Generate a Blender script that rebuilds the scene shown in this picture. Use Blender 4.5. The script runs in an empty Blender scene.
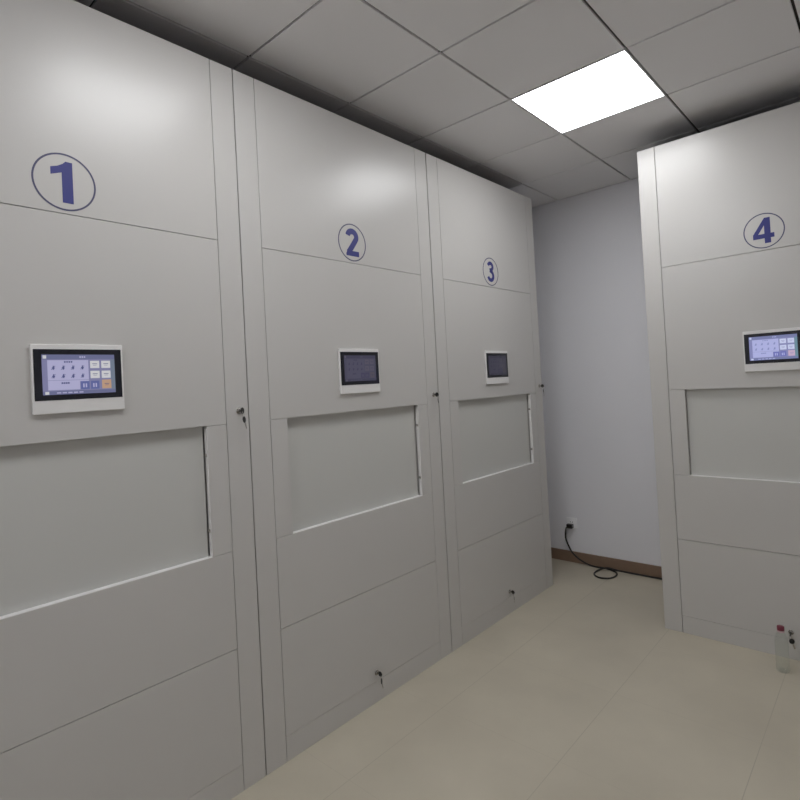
import bpy, bmesh, math
from math import pi, sin, cos, radians
from mathutils import Matrix, Vector

SC = bpy.context.scene
COL = SC.collection

# ------------------------------------------------------------------ sizes (metres)
ZC = 3.016            # ceiling
H = 2.898             # cabinet height
W = 1.26              # cabinet pitch
Y1 = -0.27            # start of the left row
X4, Y4 = 0.862, 3.238 # left front corner of the cabinet by the back wall
YB = 4.066            # back wall
XL, XR, YN = -1.40, 3.30, -1.60
TILE = 0.594
GX, GY = 0.545, 1.700 # one crossing of the ceiling grid

# ------------------------------------------------------------------ materials
def mat(name, color, rough=0.5, metal=0.0, spec=0.5, bump=0.0, bscale=200.0, var=0.0, vscale=3.0,
        coat=0.0, rvar=0.0):
    m = bpy.data.materials.new(name); m.use_nodes = True
    nt = m.node_tree; b = nt.nodes['Principled BSDF']
    b.inputs['Base Color'].default_value = (*color, 1)
    b.inputs['Roughness'].default_value = rough
    b.inputs['Metallic'].default_value = metal
    b.inputs['Specular IOR Level'].default_value = spec
    b.inputs['Coat Weight'].default_value = coat
    tc = nt.nodes.new('ShaderNodeTexCoord')
    if var > 0:
        n = nt.nodes.new('ShaderNodeTexNoise'); n.inputs['Scale'].default_value = vscale
        n.inputs['Detail'].default_value = 6
        nt.links.new(tc.outputs['Object'], n.inputs['Vector'])
        mx = nt.nodes.new('ShaderNodeMix'); mx.data_type = 'RGBA'
        mx.inputs[6].default_value = (*[c * (1 - var) for c in color], 1)
        mx.inputs[7].default_value = (*[min(1, c * (1 + var)) for c in color], 1)
        nt.links.new(n.outputs['Fac'], mx.inputs[0])
        nt.links.new(mx.outputs[2], b.inputs['Base Color'])
        if rvar > 0:
            mr = nt.nodes.new('ShaderNodeMapRange')
            mr.inputs[3].default_value = rough - rvar; mr.inputs[4].default_value = rough + rvar
            nt.links.new(n.outputs['Fac'], mr.inputs[0])
            nt.links.new(mr.outputs[0], b.inputs['Roughness'])
    if bump > 0:
        n2 = nt.nodes.new('ShaderNodeTexNoise'); n2.inputs['Scale'].default_value = bscale
        n2.inputs['Detail'].default_value = 3
        nt.links.new(tc.outputs['Object'], n2.inputs['Vector'])
        bp = nt.nodes.new('ShaderNodeBump'); bp.inputs['Strength'].default_value = bump
        bp.inputs['Distance'].default_value = 0.001
        nt.links.new(n2.outputs['Fac'], bp.inputs['Height'])
        nt.links.new(bp.outputs['Normal'], b.inputs['Normal'])
    return m

def emis(name, color, strength):
    m = bpy.data.materials.new(name); m.use_nodes = True
    nt = m.node_tree; b = nt.nodes['Principled BSDF']
    b.inputs['Base Color'].default_value = (0.03, 0.03, 0.03, 1)
    b.inputs['Roughness'].default_value = 0.25
    b.inputs['Emission Color'].default_value = (*color, 1)
    b.inputs['Emission Strength'].default_value = strength
    return m

M_CAB = mat('cabinet_powder_coat', (0.585, 0.572, 0.553), rough=0.30, spec=0.5, bump=0.10, bscale=420, var=0.012, vscale=2.0)
M_SHUT = mat('shutter_powder_coat', (0.58, 0.58, 0.555), rough=0.33, spec=0.5, bump=0.10, bscale=420, var=0.012, vscale=2.0)
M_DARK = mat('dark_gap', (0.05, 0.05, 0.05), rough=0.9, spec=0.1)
M_WALL = mat('painted_wall', (0.86, 0.86, 0.90), rough=0.75, spec=0.2, bump=0.25, bscale=90, var=0.02, vscale=1.5)
M_CEIL = mat('ceiling_tile', (0.855, 0.845, 0.855), rough=0.7, spec=0.2, var=0.015, vscale=1.0)
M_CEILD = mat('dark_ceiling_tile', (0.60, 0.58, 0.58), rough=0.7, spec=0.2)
M_GRID = mat('ceiling_joint', (0.06, 0.055, 0.052), rough=0.8, spec=0.1)
M_BASE = mat('brown_skirting', (0.25, 0.165, 0.115), rough=0.45, var=0.15, vscale=14)
M_BLUE = mat('blue_vinyl', (0.032, 0.036, 0.205), rough=0.5)
M_RING = mat('dark_blue_ring_vinyl', (0.075, 0.075, 0.15), rough=0.5)
M_BEZ = mat('silver_bezel', (0.80, 0.79, 0.78), rough=0.38, spec=0.5)
M_BLK = mat('black_gloss', (0.008, 0.009, 0.016), rough=0.15)
M_CHR = mat('lock_chrome', (0.55, 0.53, 0.50), rough=0.25, metal=1.0)
M_KEYB = mat('black_key_plastic', (0.012, 0.012, 0.012), rough=0.45)
M_RUB = mat('black_cable_rubber', (0.018, 0.016, 0.014), rough=0.5)
M_SOCK = mat('white_socket_plastic', (0.95, 0.95, 0.97), rough=0.35)
M_FRM = mat('white_light_frame', (0.75, 0.75, 0.75), rough=0.4)
M_LED = emis('led_diffuser', (0.975, 0.985, 1.0), 11.9)
M_CAP = mat('red_bottle_cap', (0.20, 0.03, 0.055), rough=0.4)
M_LBL = mat('pale_pink_ring', (0.60, 0.40, 0.43), rough=0.5)

def floor_mat():
    m = bpy.data.materials.new('porcelain_floor_tile'); m.use_nodes = True
    nt = m.node_tree; b = nt.nodes['Principled BSDF']; N = nt.nodes.new; L = nt.links.new
    tc = N('ShaderNodeTexCoord'); sep = N('ShaderNodeSeparateXYZ'); L(tc.outputs['Object'], sep.inputs[0])
    def line(sock, off, w):
        a = N('ShaderNodeMath'); a.operation = 'SUBTRACT'; L(sock, a.inputs[0]); a.inputs[1].default_value = off
        q = N('ShaderNodeMath'); q.operation = 'PINGPONG'; L(a.outputs[0], q.inputs[0]); q.inputs[1].default_value = 0.3
        c = N('ShaderNodeMath'); c.operation = 'LESS_THAN'; L(q.outputs[0], c.inputs[0]); c.inputs[1].default_value = w
        return c.outputs[0]
    lx = line(sep.outputs[0], 0.885, 0.0016); ly = line(sep.outputs[1], 1.78, 0.0006)
    mx = N('ShaderNodeMath'); mx.operation = 'MAXIMUM'; L(lx, mx.inputs[0]); L(ly, mx.inputs[1])
    n1 = N('ShaderNodeTexNoise'); n1.inputs['Scale'].default_value = 2.2; n1.inputs['Detail'].default_value = 8
    L(tc.outputs['Object'], n1.inputs['Vector'])
    r = N('ShaderNodeValToRGB'); L(n1.outputs['Fac'], r.inputs[0])
    r.color_ramp.elements[0].position = 0.3; r.color_ramp.elements[0].color = (0.50, 0.455, 0.365, 1)
    r.color_ramp.elements[1].position = 0.75; r.color_ramp.elements[1].color = (0.59, 0.54, 0.435, 1)
    mm = N('ShaderNodeMix'); mm.data_type = 'RGBA'
    L(mx.outputs[0], mm.inputs[0]); L(r.outputs[0], mm.inputs[6]); mm.inputs[7].default_value = (0.45, 0.41, 0.33, 1)
    L(mm.outputs[2], b.inputs['Base Color'])
    mr = N('ShaderNodeMapRange'); mr.inputs[3].default_value = 0.40; mr.inputs[4].default_value = 0.62
    L(n1.outputs['Fac'], mr.inputs[0]); L(mr.outputs[0], b.inputs['Roughness'])
    b.inputs['Specular IOR Level'].default_value = 0.4
    return m
M_FLOOR = floor_mat()

def glass_mat():
    m = bpy.data.materials.new('clear_bottle_plastic'); m.use_nodes = True
    nt = m.node_tree; nt.nodes.remove(nt.nodes['Principled BSDF']); out = nt.nodes['Material Output']
    tr = nt.nodes.new('ShaderNodeBsdfTransparent'); tr.inputs[0].default_value = (0.965, 0.975, 0.97, 1)
    gl = nt.nodes.new('ShaderNodeBsdfGlossy'); gl.inputs['Roughness'].default_value = 0.12; gl.inputs[0].default_value = (0.95, 0.95, 0.95, 1)
    fc = nt.nodes.new('ShaderNodeLayerWeight'); fc.inputs[0].default_value = 0.2
    lw = nt.nodes.new('ShaderNodeMapRange'); lw.inputs[3].default_value = 0.03; lw.inputs[4].default_value = 0.30
    nt.links.new(fc.outputs['Facing'], lw.inputs[0])
    mx = nt.nodes.new('ShaderNodeMixShader')
    nt.links.new(lw.outputs[0], mx.inputs[0]); nt.links.new(tr.outputs[0], mx.inputs[1]); nt.links.new(gl.outputs[0], mx.inputs[2])
    nt.links.new(mx.outputs[0], out.inputs[0])
    return m
M_PET = glass_mat()

# ------------------------------------------------------------------ mesh helpers
def box(bm, x0, x1, y0, y1, z0, z1, bev=0.0, seg=2, mi=0):
    t = bmesh.new(); bmesh.ops.create_cube(t, size=1)
    for v in t.verts:
        v.co = Vector(((x0 + x1) / 2 + v.co.x * (x1 - x0), (y0 + y1) / 2 + v.co.y * (y1 - y0), (z0 + z1) / 2 + v.co.z * (z1 - z0)))
    if bev > 0:
        bmesh.ops.bevel(t, geom=t.edges[:], offset=bev, segments=seg, profile=0.6, affect='EDGES')
    join(bm, t, mi)

def join(bm, t, mi=0, mtx=None):
    if mtx is not None: bmesh.ops.transform(t, matrix=mtx, verts=t.verts[:])
    vm = {v: bm.verts.new(v.co) for v in t.verts}
    for f in t.faces:
        try:
            nf = bm.faces.new([vm[v] for v in f.verts]); nf.material_index = mi; nf.smooth = f.smooth
        except ValueError: pass
    t.free()

def cyl(bm, p, axis, r, h, n=24, r2=None, mi=0, bev=0.0):
    """cylinder from point p along axis, length h"""
    t = bmesh.new()
    bmesh.ops.create_cone(t, cap_ends=True, segments=n, radius1=r, radius2=r if r2 is None else r2, depth=h)
    if bev > 0:
        es = [e for e in t.edges if len(e.link_faces) == 2 and any(len(f.verts) > 4 for f in e.link_faces)]
        bmesh.ops.bevel(t, geom=es, offset=bev, segments=2, affect='EDGES')
    for f in t.faces: f.smooth = len(f.verts) == 4
    a = Vector(axis).normalized()
    join(bm, t, mi, Matrix.Translation(Vector(p) + a * h / 2) @ a.to_track_quat('Z', 'Y').to_matrix().to_4x4())

def lathe(bm, prof, c, n=36, mi=0):
    rows = []
    for r, z in prof:
        if r < 1e-6: rows.append([bm.verts.new((c[0], c[1], c[2] + z))])
        else: rows.append([bm.verts.new((c[0] + r * cos(2 * pi * k / n), c[1] + r * sin(2 * pi * k / n), c[2] + z)) for k in range(n)])
    for a, b in zip(rows, rows[1:]):
        for k in range(n):
            k2 = (k + 1) % n
            if len(a) == 1 and len(b) == 1: continue
            if len(a) == 1: q = [a[0], b[k2], b[k]]
            elif len(b) == 1: q = [a[k], a[k2], b[0]]
            else: q = [a[k], a[k2], b[k2], b[k]]
            f = bm.faces.new(q); f.smooth = True; f.material_index = mi

def tube(bm, pts, r, n=12, closed=False, mi=0):
    pts = [Vector(p) for p in pts]; m = len(pts); rings = []; up = Vector((0, 0, 1)); prev = None
    for i, p in enumerate(pts):
        a = pts[(i - 1) % m] if (closed or i > 0) else p
        b = pts[(i + 1) % m] if (closed or i < m - 1) else p
        d = (b - a).normalized()
        if prev is None:
            s = d.cross(up)
            if s.length < 1e-3: s = d.cross(Vector((1, 0, 0)))
        else: s = prev - d * prev.dot(d)
        s.normalize(); prev = s; t = d.cross(s)
        rings.append([bm.verts.new(p + (s * cos(2 * pi * k / n) + t * sin(2 * pi * k / n)) * r) for k in range(n)])
    rng = range(m) if closed else range(m - 1)
    for i in rng:
        A, B = rings[i], rings[(i + 1) % m]
        for k in range(n):
            f = bm.faces.new([A[k], A[(k + 1) % n], B[(k + 1) % n], B[k]]); f.smooth = True; f.material_index = mi
    if not closed:
        bm.faces.new(rings[0][::-1]); bm.faces.new(rings[-1])

def smooth_path(P, k=8):
    P = [Vector(p) for p in P]; out = []
    for i in range(len(P) - 1):
        a, b, c, d = P[max(i - 1, 0)], P[i], P[i + 1], P[min(i + 2, len(P) - 1)]
        for j in range(k):
            t = j / k
            out.append(0.5 * ((2 * b) + (c - a) * t + (2 * a - 5 * b + 4 * c - d) * t * t + (3 * b - a - 3 * c + d) * t ** 3))
    out.append(P[-1]); return out

def obj(name, bm, mats, parent=None, label=None):
    bmesh.ops.recalc_face_normals(bm, faces=bm.faces[:])
    me = bpy.data.meshes.new(name); bm.to_mesh(me); bm.free()
    for m in (mats if isinstance(mats, (list, tuple)) else [mats]): me.materials.append(m)
    o = bpy.data.objects.new(name, me); COL.objects.link(o)
    if parent: o.parent = parent
    if label: o['label'] = label
    return o

def thing(name, label, cat, loc=(0, 0, 0), rz=0, group=None):
    o = bpy.data.objects.new(name, None); COL.objects.link(o)
    o.location = loc; o.rotation_euler = (0, 0, rz); o.empty_display_size = 0.1
    o['label'] = label; o['category'] = cat
    if group: o['group'] = group
    return o

def struct(name, bm, mats, label=None):
    o = obj(name, bm, mats); o['kind'] = 'structure'
    if label: o['label'] = label
    return o

def dup(root, loc, rz, label):
    def cp(o, parent):
        c = o.copy(); COL.objects.link(c)
        if parent: c.parent = parent
        for ch in list(o.children): cp(ch, c)
        return c
    r = cp(root, None); r.location = loc; r.rotation_euler = (0, 0, rz); r['label'] = label
    return r

# ------------------------------------------------------------------ room shell
bm = bmesh.new(); box(bm, XL - .1, XR + .1, YN - .1, YB + .1, -0.10, 0.0)
struct('floor', bm, M_FLOOR)
bm = bmesh.new(); box(bm, XL - .1, XR + .1, YB, YB + 0.1, 0, ZC + .1); struct('wall_back', bm, M_WALL)
bm = bmesh.new(); box(bm, XL - .1, XL, YN, YB, 0, ZC + .1); struct('wall_left', bm, M_WALL)
bm = bmesh.new(); box(bm, XR, XR + .1, YN, YB, 0, ZC + .1); struct('wall_right', bm, M_WALL)
bm = bmesh.new(); box(bm, XL - .1, XR + .1, YN - .1, YN, 0, ZC + .1); struct('wall_near', bm, M_WALL)
def skirting(name, x0, x1, y0, y1):
    b = bmesh.new(); box(b, x0, x1, y0, y1, 0, 0.090, 0.003); struct(name, b, M_BASE)
skirting('baseboard_back', XL, XR, YB - 0.014, YB)
skirting('baseboard_right', XR - 0.014, XR, YN + .014, YB - .014)
skirting('baseboard_near', XL, XR, YN, YN + 0.014)

# suspended ceiling: metal tiles with dark joints, openings where the light panels sit
LIGHTS = [(0, 1), (0, -2), (0, -5)]
bm = bmesh.new()
box(bm, XL - .1, XR + .1, YN - .1, YB + .1, ZC + 0.012, ZC + 0.06, mi=1)
for i in range(-4, 6):
    for j in range(-7, 5):
        if (i, j) in LIGHTS: continue
        x0, x1 = GX + TILE * i, GX + TILE * (i + 1); y0, y1 = GY + TILE * j, GY + TILE * (j + 1)
        x0, x1 = max(x0, XL), min(x1, XR); y0, y1 = max(y0, YN), min(y1, YB)
        if x1 - x0 < .02 or y1 - y0 < .02: continue
        g, gy = 0.0056, 0.0050
        # the row of tiles above the left cabinets is a darker grey
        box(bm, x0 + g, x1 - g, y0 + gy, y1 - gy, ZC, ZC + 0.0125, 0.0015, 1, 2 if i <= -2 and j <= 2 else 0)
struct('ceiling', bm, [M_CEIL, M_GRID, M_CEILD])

# ------------------------------------------------------------------ ceiling light panels
def light_panel(i, j, label):
    t = thing('ceiling_light', label, 'ceiling light', (GX + TILE * (i + .5), GY + TILE * (j + .5), ZC), group='square panel lights in the ceiling')
    h = TILE / 2 - 0.0015; b = bmesh.new(); w = 0.007
    box(b, -h, h, -h, -h + w, -0.003, 0.012, 0.001); box(b, -h, h, h - w, h, -0.003, 0.012, 0.001)
    box(b, -h, -h + w, -h + w, h - w, -0.003, 0.012, 0.001); box(b, h - w, h, -h + w, h - w, -0.003, 0.012, 0.001)
    obj('light_frame', b, M_FRM, t)
    b = bmesh.new(); box(b, -h + w, h - w, -h + w, h - w, 0.0, 0.010)
    obj('diffuser', b, M_LED, t)
light_panel(0, 1, 'square glowing white ceiling light panel nearest the back wall')
light_panel(0, -2, 'square ceiling light panel above the aisle beside cabinet 1')
light_panel(0, -5, 'square ceiling light panel added unseen behind the camera for brightness')  # extra panel out of view, added to brighten the room

# ------------------------------------------------------------------ the cabinet (local: x to the right, -y outwards, z up)
CW = W - 0.005                # real width, leaves the dark seam
ST = 0.100                    # side stile
ZJ, ZR1, ZR0, ZL, ZP = 2.170, 1.437, 0.935, 0.553, 0.102
RX0, RX1 = 0.188, 1.070       # recess
G = 0.00125
T = 0.020                     # panel thickness
D4 = 0.74

def build_cabinet(name, label, depth, group):
    t = thing(name, label, 'cabinet', group=group)
    b = bmesh.new()
    # carcass: back, sides, top, bottom, mid bulkhead behind the panels (opening for the shutter stays shallow)
    box(b, 0.0, CW, 0.060, depth, 0.0, H, 0.002)
    box(b, 0.0, RX0 - .002, T, 0.060, 0.0, H - 0.002); box(b, RX1 + .012, CW, T, 0.060, 0.0, H - 0.002)
    box(b, RX0 - .002, RX1 + .012, T, 0.060, ZR1 + .004, H - 0.002); box(b, RX0 - .002, RX1 + .012, T, 0.060, 0.0, ZR0 - .001)
    obj('body', b, M_CAB, t)
    b = bmesh.new(); box(b, 0.004, CW - .004, 0.022, depth - .004, H - 0.001, H + 0.002); obj('gap_shade_sheet', b, M_DARK, t, label='dark sheet added on top to deepen the shade under the ceiling')  # unseen dark sheet, added to darken the gap below the ceiling
    def panel(nm, x0, x1, z0, z1, bev=0.0012, m=M_CAB):
        b = bmesh.new(); box(b, x0, x1, 0, T - .0005, z0, z1, bev); return obj(nm, b, m, t)
    panel('side_stile', 0.0, ST - G, 0.0, H)
    panel('side_stile', CW - ST + G, CW, 0.0, H)
    x0, x1 = ST + G, CW - ST - G
    panel('upper_panel', x0, x1, ZJ + G, H)
    panel('control_panel', x0, x1, ZR1 + G * .6, ZJ - G)
    panel('recess_stile', x0, RX0, ZR0 + G * .6, ZR1 - G * .6)
    panel('recess_stile', RX1, x1, ZR0 + G * .6, ZR1 - G * .6)
    panel('middle_panel', x0, x1, ZL + G, ZR0 - G * .6)
    panel('lower_panel', x0, x1, ZP + G * .5, ZL - G)
    panel('plinth', x0, x1, 0.0, ZP - G * .5)
    # shutter set back in the opening
    b = bmesh.new(); box(b, RX0 + .001, RX1 - 0.0035, 0.026, 0.046, ZR0 + .001, ZR1, 0.001)
    obj('shutter', b, M_SHUT, t)
    # folded sill and jamb liner; light caught on the sill is in its pale colour
    b = bmesh.new(); box(b, RX0, RX1, 0.0005, 0.026, ZR0 - .0012, ZR0 + 0.0015, 0.0005)
    obj('sill', b, M_BEZ, t)
    b = bmesh.new(); box(b, RX1 - 0.0012, RX1 + .0008, 0.0005, 0.019, ZR0, ZR1 - .01, 0.0004)
    jb = obj('jamb', b, M_BEZ, t)
    for z in (1.325, 1.035):
        b = bmesh.new(); box(b, RX1 - 0.0035, RX1 - .0012, 0.004, 0.020, z - .006, z + .006, 0.0005)
        obj('clip', b, M_CHR, jb)
    return t

def key_shape(b, L=0.026, bow=0.0135, mi_bow=0, mi_blade=1):
    """flat key hanging down in the x-z plane, bow at the top (origin at bow centre)"""
    cyl(b, (0, 0.0012, 0), (0, -1, 0), bow, 0.0024, 20, mi=mi_bow, bev=.0006)
    box(b, -0.0035, 0.0035, -0.0009, 0.0009, -bow - L, -bow + .003, 0.0004, 1, mi=mi_blade)
    for k in range(3): box(b, 0.003, 0.0052, -0.0008, 0.0008, -bow - L + .003 + k * .006, -bow - L + .006 + k * .006, mi=mi_blade)

def add_lock(t, x, z, spare=True, big=True):
    b = bmesh.new()
    cyl(b, (0, 0, 0), (0, -1, 0), 0.0125, 0.004, 28, bev=.001)
    cyl(b, (0, -0.004, 0), (0, -1, 0), 0.0095, 0.006, 24, bev=.001)
    o = obj('lock', b, M_CHR, t); o.location = (x, 0, z)
    # inserted key, its bow standing out of the lock
    b = bmesh.new()
    box(b, -0.001, 0.001, -0.016, -0.010, -0.004, 0.004, mi=1)
    cyl(b, (-0.0017, -0.026, 0), (1, 0, 0), 0.0125, 0.0034, 24, mi=0, bev=.0008)
    obj('key', b, [M_KEYB, M_CHR], o)
    b = bmesh.new()
    n = 24; cx, cy, cz, r = 0, -0.031, -0.0145, 0.0115
    tube(b, [(cx + r * sin(2 * pi * k / n) * .5, cy + r * sin(2 * pi * k / n) * .2, cz + r * cos(2 * pi * k / n)) for k in range(n)], 0.0008, 6, True)
    obj('key_ring', b, M_CHR, o)
    if spare:
        b = bmesh.new(); key_shape(b)
        k = obj('spare_key', b, [M_KEYB, M_CHR], o); k.location = (0.005, -0.029, -0.036); k.rotation_euler = (radians(-6), radians(-14), radians(35))

# ---- touch screens
def e(name, rgb, s): return emis(name, rgb, s)
def ui(level, tag):
    if tag == 'bright':
        pal = dict(bg=(0.20, 0.20, 0.36), bar=(0.13, 0.14, 0.27), pan=(0.42, 0.41, 0.62), dot=(0.06, 0.07, 0.20), btn=(0.62, 0.62, 0.64), blue=(0.10, 0.12, 0.33), org=(0.50, 0.31, 0.20), edge=(0.16, 0.20, 0.27))
    elif tag == 'dim':
        pal = dict(bg=(0.075, 0.07, 0.13), bar=(0.05, 0.048, 0.10), pan=(0.088, 0.083, 0.145), dot=(0.045, 0.04, 0.10), btn=(0.11, 0.10, 0.15), blue=(0.055, 0.05, 0.12), org=(0.10, 0.085, 0.12), edge=(0.07, 0.068, 0.12))
    else:
        pal = dict(bg=(0.20, 0.21, 0.42), bar=(0.15, 0.17, 0.34), pan=(0.38, 0.40, 0.68), dot=(0.20, 0.22, 0.46), btn=(0.52, 0.56, 0.76), blue=(0.13, 0.14, 0.42), org=(0.50, 0.36, 0.50), edge=(0.12, 0.22, 0.28))
    return [emis('screen_%s_%s' % (tag, k), v, level) for k, v in pal.items()]

DW, DH = 0.214, 0.127
def display_mesh():
    """all the picture of the display, one mesh; thin stacked layers"""
    b = bmesh.new()
    def r(u0, u1, v0, v1, mi, lay):
        x0, x1 = -DW / 2 + u0 * DW, -DW / 2 + u1 * DW; z1, z0 = DH / 2 - v0 * DH, DH / 2 - v1 * DH
        y = -0.00025 * lay
        box(b, x0, x1, y, y + 0.0004, z0, z1, mi=mi)
    BG, BAR, PAN, DOT, BTN, BLU, ORG, EDG = range(8)
    r(0, 1, 0, 1, BG, 0)
    r(0, 1, 0, .12, BAR, 1); r(0, 1, .91, 1, BAR, 1); r(.94, 1, .12, .91, EDG, 1)
    r(.015, .06, .02, .10, BTN, 2); r(.03, .08, .92, .99, BTN, 2)
    for k in range(5): r(.18 + .075 * k, .235 + .075 * k, .94, .97, PAN, 2)
    for k in range(3): r(.50 + .03 * k, .52 + .03 * k, .04, .085, PAN, 2)
    r(.07, .62, .14, .68, PAN, 1); r(.07, .495, .68, .885, PAN, 1)
    r(.07, .62, .640, .648, BG, 2)
    for k in range(4): r(.29 + .03 * k, .31 + .03 * k, .165, .205, DOT, 2)
    for k in range(4): r(.245 + .028 * k, .268 + .028 * k, .695, .735, DOT, 2)
    for row, v in enumerate((.33, .54)):
        for c in range(4):
            u = .145 + .13 * c
            r(u - .018, u + .018, v - .012, v + .022, DOT, 2); r(u - .006, u + .010, v - .052, v + .048, DOT, 2)
            r(u - .028, u - .012, v + .03, v + .045, DOT, 2); r(u + .014, u + .026, v - .045, v - .028, DOT, 2)
    for u in (.645, .805):
        for v in (.16, .42):
            r(u, u + .13, v, v + .19, BTN, 1); r(u + .03, u + .10, v + .07, v + .085, DOT, 2); r(u + .04, u + .09, v + .11, v + .122, BG, 2)
    for u in (.505, .645):
        r(u, u + .12, .68, .885, BLU, 1); r(u + .03, u + .05, .74, .84, PAN, 2); r(u + .065, u + .085, .74, .84, PAN, 2)
    r(.805, .94, .655, .885, ORG, 1); r(.84, .91, .75, .765, DOT, 2); r(.85, .90, .79, .80, DOT, 2)
    return b

def add_screen(t, tag, level, x=0.632):
    b = bmesh.new(); box(b, -0.1350, 0.1350, -0.012, 0.0, 1.525, 1.744, 0.003, 3)
    s = obj('touchscreen', b, M_BEZ, t); s.location = (x, 0, 0)
    b = bmesh.new(); box(b, -0.1290, 0.1290, -0.0132, -0.011, 1.567, 1.728, 0.0006, 1)
    obj('glass_bezel', b, M_BLK, s)
    d = obj('display', display_mesh(), ui(level, tag), s); d.location = (0, -0.0135, 1.6475)

# ---- number in a ring
def stroke(b, P, w, y=-0.0006, mi=0, closed=False):
    P = [Vector((p[0], 0, p[1])) for p in P]; n = len(P); A = []; B = []
    for i in range(n):
        a = P[(i - 1) % n] if (closed or i > 0) else P[i]; c = P[(i + 1) % n] if (closed or i < n - 1) else P[i]
        d1 = (P[i] - a); d2 = (c - P[i]); d1 = d1.normalized() if d1.length > 0 else d2.normalized(); d2 = d2.normalized() if d2.length > 0 else d1
        d = (d1 + d2).normalized(); nn = Vector((-d.z, 0, d.x)); k = 1 / max(0.5, d.dot(d1))
        A.append(P[i] + nn * w / 2 * k); B.append(P[i] - nn * w / 2 * k)
    def lay(yy): return [b.verts.new((v.x, yy, v.z)) for v in A], [b.verts.new((v.x, yy, v.z)) for v in B]
    a1, b1 = lay(y); a0, b0 = lay(0.0)
    for i in (range(n) if closed else range(n - 1)):
        j = (i + 1) % n
        b.faces.new([a1[i], a1[j], b1[j], b1[i]]); b.faces.new([a0[i], b0[i], b0[j], a0[j]])
        b.faces.new([a1[i], a0[i], a0[j], a1[j]]); b.faces.new([b1[i], b1[j], b0[j], b0[i]])
    if not closed:
        b.faces.new([a1[0], b1[0], b0[0], a0[0]]); b.faces.new([a1[-1], a0[-1], b0[-1], b1[-1]])

def poly(b, P, y=-0.0006):
    f1 = [b.verts.new((p[0], y, p[1])) for p in P]; f0 = [b.verts.new((p[0], 0, p[1])) for p in P]
    b.faces.new(f1); b.faces.new(f0[::-1])
    for i in range(len(P)):
        j = (i + 1) % len(P); b.faces.new([f1[i], f0[i], f0[j], f1[j]])

def arc(cx, cz, rx, rz, a0, a1, n=18):
    return [(cx + rx * cos(radians(a0 + (a1 - a0) * k / n)), cz + rz * sin(radians(a0 + (a1 - a0) * k / n))) for k in range(n + 1)]

def add_number(t, ch, x=0.620, z=2.274):
    b = bmesh.new()
    stroke(b, arc(0, 0, (.0908), .0908, 0, 360 - 360 / 72, 71), 0.0056, closed=True)
    for f in b.faces: f.material_index = 1
    h = 0.068; w = 0.030
    if ch == '1':
        poly(b, [(.004, h), (.024, h), (.024, -h), (-.008, -h), (-.008, .030), (-.040, .018), (-.040, .042), (-.020, .049), (-.004, .059)])
    elif ch == '2':
        stroke(b, arc(.000, .030, .029, .026, 172, -32, 18) + [(-.004, -.022), (-.028, -.052)], 0.029)
        poly(b, [(-.043, -h), (.043, -h), (.043, -h + .026), (-.036, -h + .026), (-.043, -h + .012)])
    elif ch == '3':
        stroke(b, arc(-.002, .034, .027, .0225, 165, -75, 16) + [(-.012, .0095)], 0.0235)
        stroke(b, [(-.010, .0085)] + arc(-.002, -.027, .031, .030, 75, -165, 18), 0.0245)
    else:
        A, B, C_, D, E_, F, G_, H_, I_, J_, K_, L_ = (.004, h), (.030, h), (.030, -.017), (.046, -.017), (.046, -.041), (.030, -.041), (.030, -h), (.002, -h), (.002, -.041), (-.050, -.041), (-.050, -.017), (-.026, -.017)
        M1, N1 = (.002, -.017), (.002, .028)
        poly(b, [A, B, C_, M1, N1]); poly(b, [A, N1, L_, K_]); poly(b, [K_, L_, M1, C_, D, E_, F, I_, J_]); poly(b, [I_, F, G_, H_])
    o = obj('number_sign', b, [M_BLUE, M_RING], t, label='blue numeral %s inside a thin blue ring' % ch)
    o.location = (x, -0.0002, z)

GROUP = 'numbered light grey steel archive cabinets'
A90 = pi / 2
c1 = build_cabinet('archive_cabinet', '', 1.30, GROUP)
# left row copies before numbers and screens are fitted
c2 = dup(c1, (0, Y1 + W, 0), A90, 'tall light grey steel cabinet marked 2, middle of the left row')
c3 = dup(c1, (0, Y1 + 2 * W + .003, 0), A90, 'tall light grey steel cabinet marked 3, at the far end of the left row')
c1.location = (0, Y1, 0); c1.rotation_euler = (0, 0, A90)
c1['label'] = 'tall light grey steel cabinet marked 1 with a bright touchscreen, nearest on the left'
c4 = build_cabinet('archive_cabinet', 'tall light grey steel cabinet marked 4, standing alone on the right before the back wall', D4, GROUP)
c4.location = (X4, Y4, 0)
for c, ch, tag, lv in ((c1, '1', 'bright', 0.85), (c2, '2', 'dim', 0.55), (c3, '3', 'dim', 0.30), (c4, '4', 'blue', 1.0)):
    add_number(c, ch, {'1': 0.616, '2': 0.632, '3': 0.630}.get(ch, 0.622))
    add_screen(c, tag, lv)
    add_lock(c, CW - 0.043, 1.487)
    add_lock(c, 0.632 if ch == '4' else 0.645, 0.143, spare=True)

# ------------------------------------------------------------------ socket, cable, bottle
s = thing('wall_socket', 'white wall socket low on the back wall, black plug in it', 'socket', (-0.088, YB, 0.325))
b = bmesh.new(); box(b, -0.043, 0.043, -0.009, 0, -0.043, 0.043, 0.003, 3); obj('socket_plate', b, M_SOCK, s)
b = bmesh.new(); box(b, -0.026, 0.026, -0.0105, -0.008, -0.026, 0.026, 0.001)
obj('socket_insert', b, M_SOCK, s)
b = bmesh.new()
box(b, -0.010, -0.007, -0.0108, -0.010, 0.004, 0.014); box(b, 0.007, 0.010, -0.0108, -0.010, 0.004, 0.014)
obj('socket_hole', b, M_DARK, s)

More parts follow.
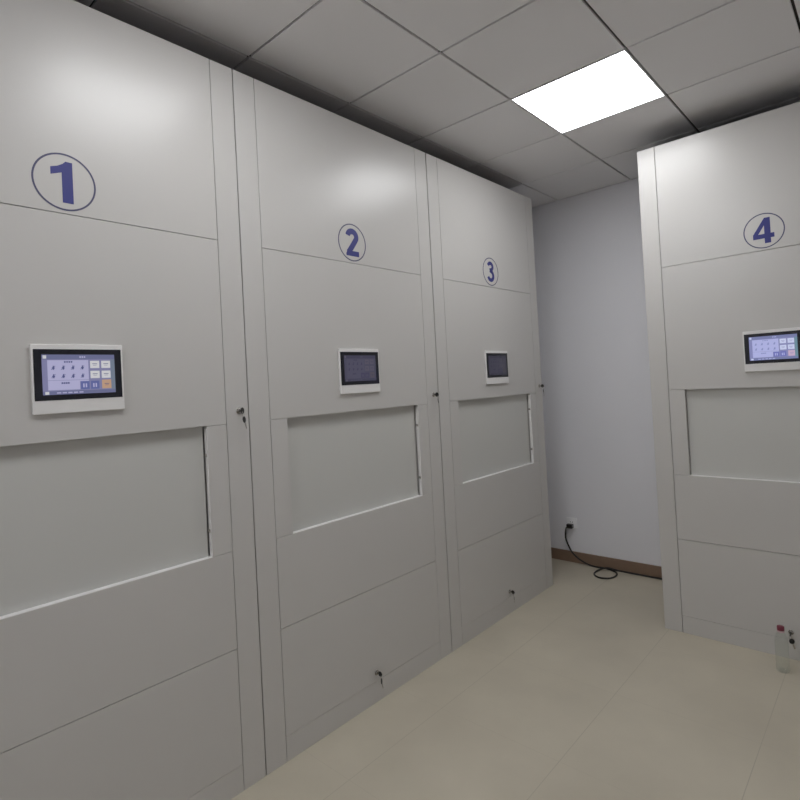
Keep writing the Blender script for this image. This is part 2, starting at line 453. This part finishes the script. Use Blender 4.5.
c = thing('power_cable', 'black power cable from wall socket, looped once on floor by brown skirting', 'cable', (-0.09, YB - .05, 0))
R = 0.0065; ox, oy = -0.09, YB - .05
pts = [(-0.108, YB - .034, .300), (-0.128, YB - .036, .278), (-0.134, YB - .036, .20), (-0.105, YB - .034, .120), (-0.075, YB - .034, .080), (-.03, YB - .034, .045), (0.04, YB - .036, .016),
       (0.115, YB - .036, R), (0.20, YB - .028, R), (0.285, YB - .075, R), (0.312, YB - .15, R), (0.290, YB - .225, R), (0.225, YB - .250, R), (0.165, YB - .20, R), (0.160, YB - .12, R + .004), (0.205, YB - .055, R + .014), (0.27, YB - .033, R + .003),
       (0.38, YB - .030, R), (0.58, YB - .029, R), (0.80, YB - .032, R), (0.98, YB - .032, R)]
b = bmesh.new(); tube(b, [(p.x - ox, p.y - oy, p.z) for p in smooth_path(pts, 8)], R, 10); obj('cord', b, M_RUB, c)
b = bmesh.new(); box(b, -0.120 - ox, -0.070 - ox, YB - .046 - oy, YB - .011 - oy, .286, .320, 0.006, 3)
obj('plug', b, M_RUB, c)

bt = thing('water_bottle', 'clear plastic water bottle with red cap on floor before cabinet 4', 'bottle', (1.472, 3.080, 0))
b = bmesh.new(); r = 0.030
out = [(0, .004), (.018, .002), (.026, .0), (.0295, .006), (r, .012), (r, .03)]
for k in range(5):
    z = .036 + k * .016; out += [(r, z), (r - .0018, z + .006), (r - .0018, z + .009), (r, z + .014)]
out += [(r, .125), (r, .150), (.028, .168), (.020, .188), (.0135, .202), (.0125, .206), (.0125, .216)]
inn = [(max(0, q - .0008) if q > 0 else 0, z + (.0008 if z < .02 else 0)) for q, z in out][::-1]
lathe(b, out + inn, (0, 0, 0)); obj('bottle_body', b, M_PET, bt)
b = bmesh.new(); lathe(b, [(0.0128, .206), (.0158, .206), (.0162, .208), (.0162, .224), (.0150, .2265), (0, .2265)], (0, 0, 0), 40)
obj('cap', b, M_CAP, bt)
b = bmesh.new(); lathe(b, [(.0138, .1985), (.0162, .199), (.0162, .203), (.0138, .2035)], (0, 0, 0), 40)
obj('neck_ring', b, M_LBL, bt)

# ------------------------------------------------------------------ camera
cam = bpy.data.cameras.new('camera'); co = bpy.data.objects.new('camera', cam); COL.objects.link(co)
yaw, pitch, roll = -0.7362, 0.0142, -0.0527
fw = Vector((sin(yaw) * cos(pitch), cos(yaw) * cos(pitch), sin(pitch)))
rr = Vector((cos(yaw), -sin(yaw), 0)); uu = rr.cross(fw)
r2 = rr * cos(roll) + uu * sin(roll); u2 = -rr * sin(roll) + uu * cos(roll)
co.matrix_world = Matrix(((r2.x, u2.x, -fw.x, 1.971), (r2.y, u2.y, -fw.y, -0.2646), (r2.z, u2.z, -fw.z, 1.5646), (0, 0, 0, 1)))
cam.sensor_width = 36; cam.sensor_fit = 'HORIZONTAL'; cam.lens = 36 * 548.85 / 800
cam.shift_x = (400 - 398.2) / 800; cam.shift_y = -(400 - 375.17) / 800
cam.clip_start = 0.02
SC.camera = co

# ------------------------------------------------------------------ world and view
w = bpy.data.worlds.new('world'); SC.world = w; w.use_nodes = True
w.node_tree.nodes['Background'].inputs[0].default_value = (0.02, 0.02, 0.022, 1)
SC.view_settings.view_transform = 'Standard'; SC.view_settings.look = 'None'
SC.view_settings.gamma = 1; SC.view_settings.use_curve_mapping = False
SC.view_settings.exposure = 0.0
SC.cycles.max_bounces = 10; SC.cycles.diffuse_bounces = 6; SC.cycles.transmission_bounces = 8
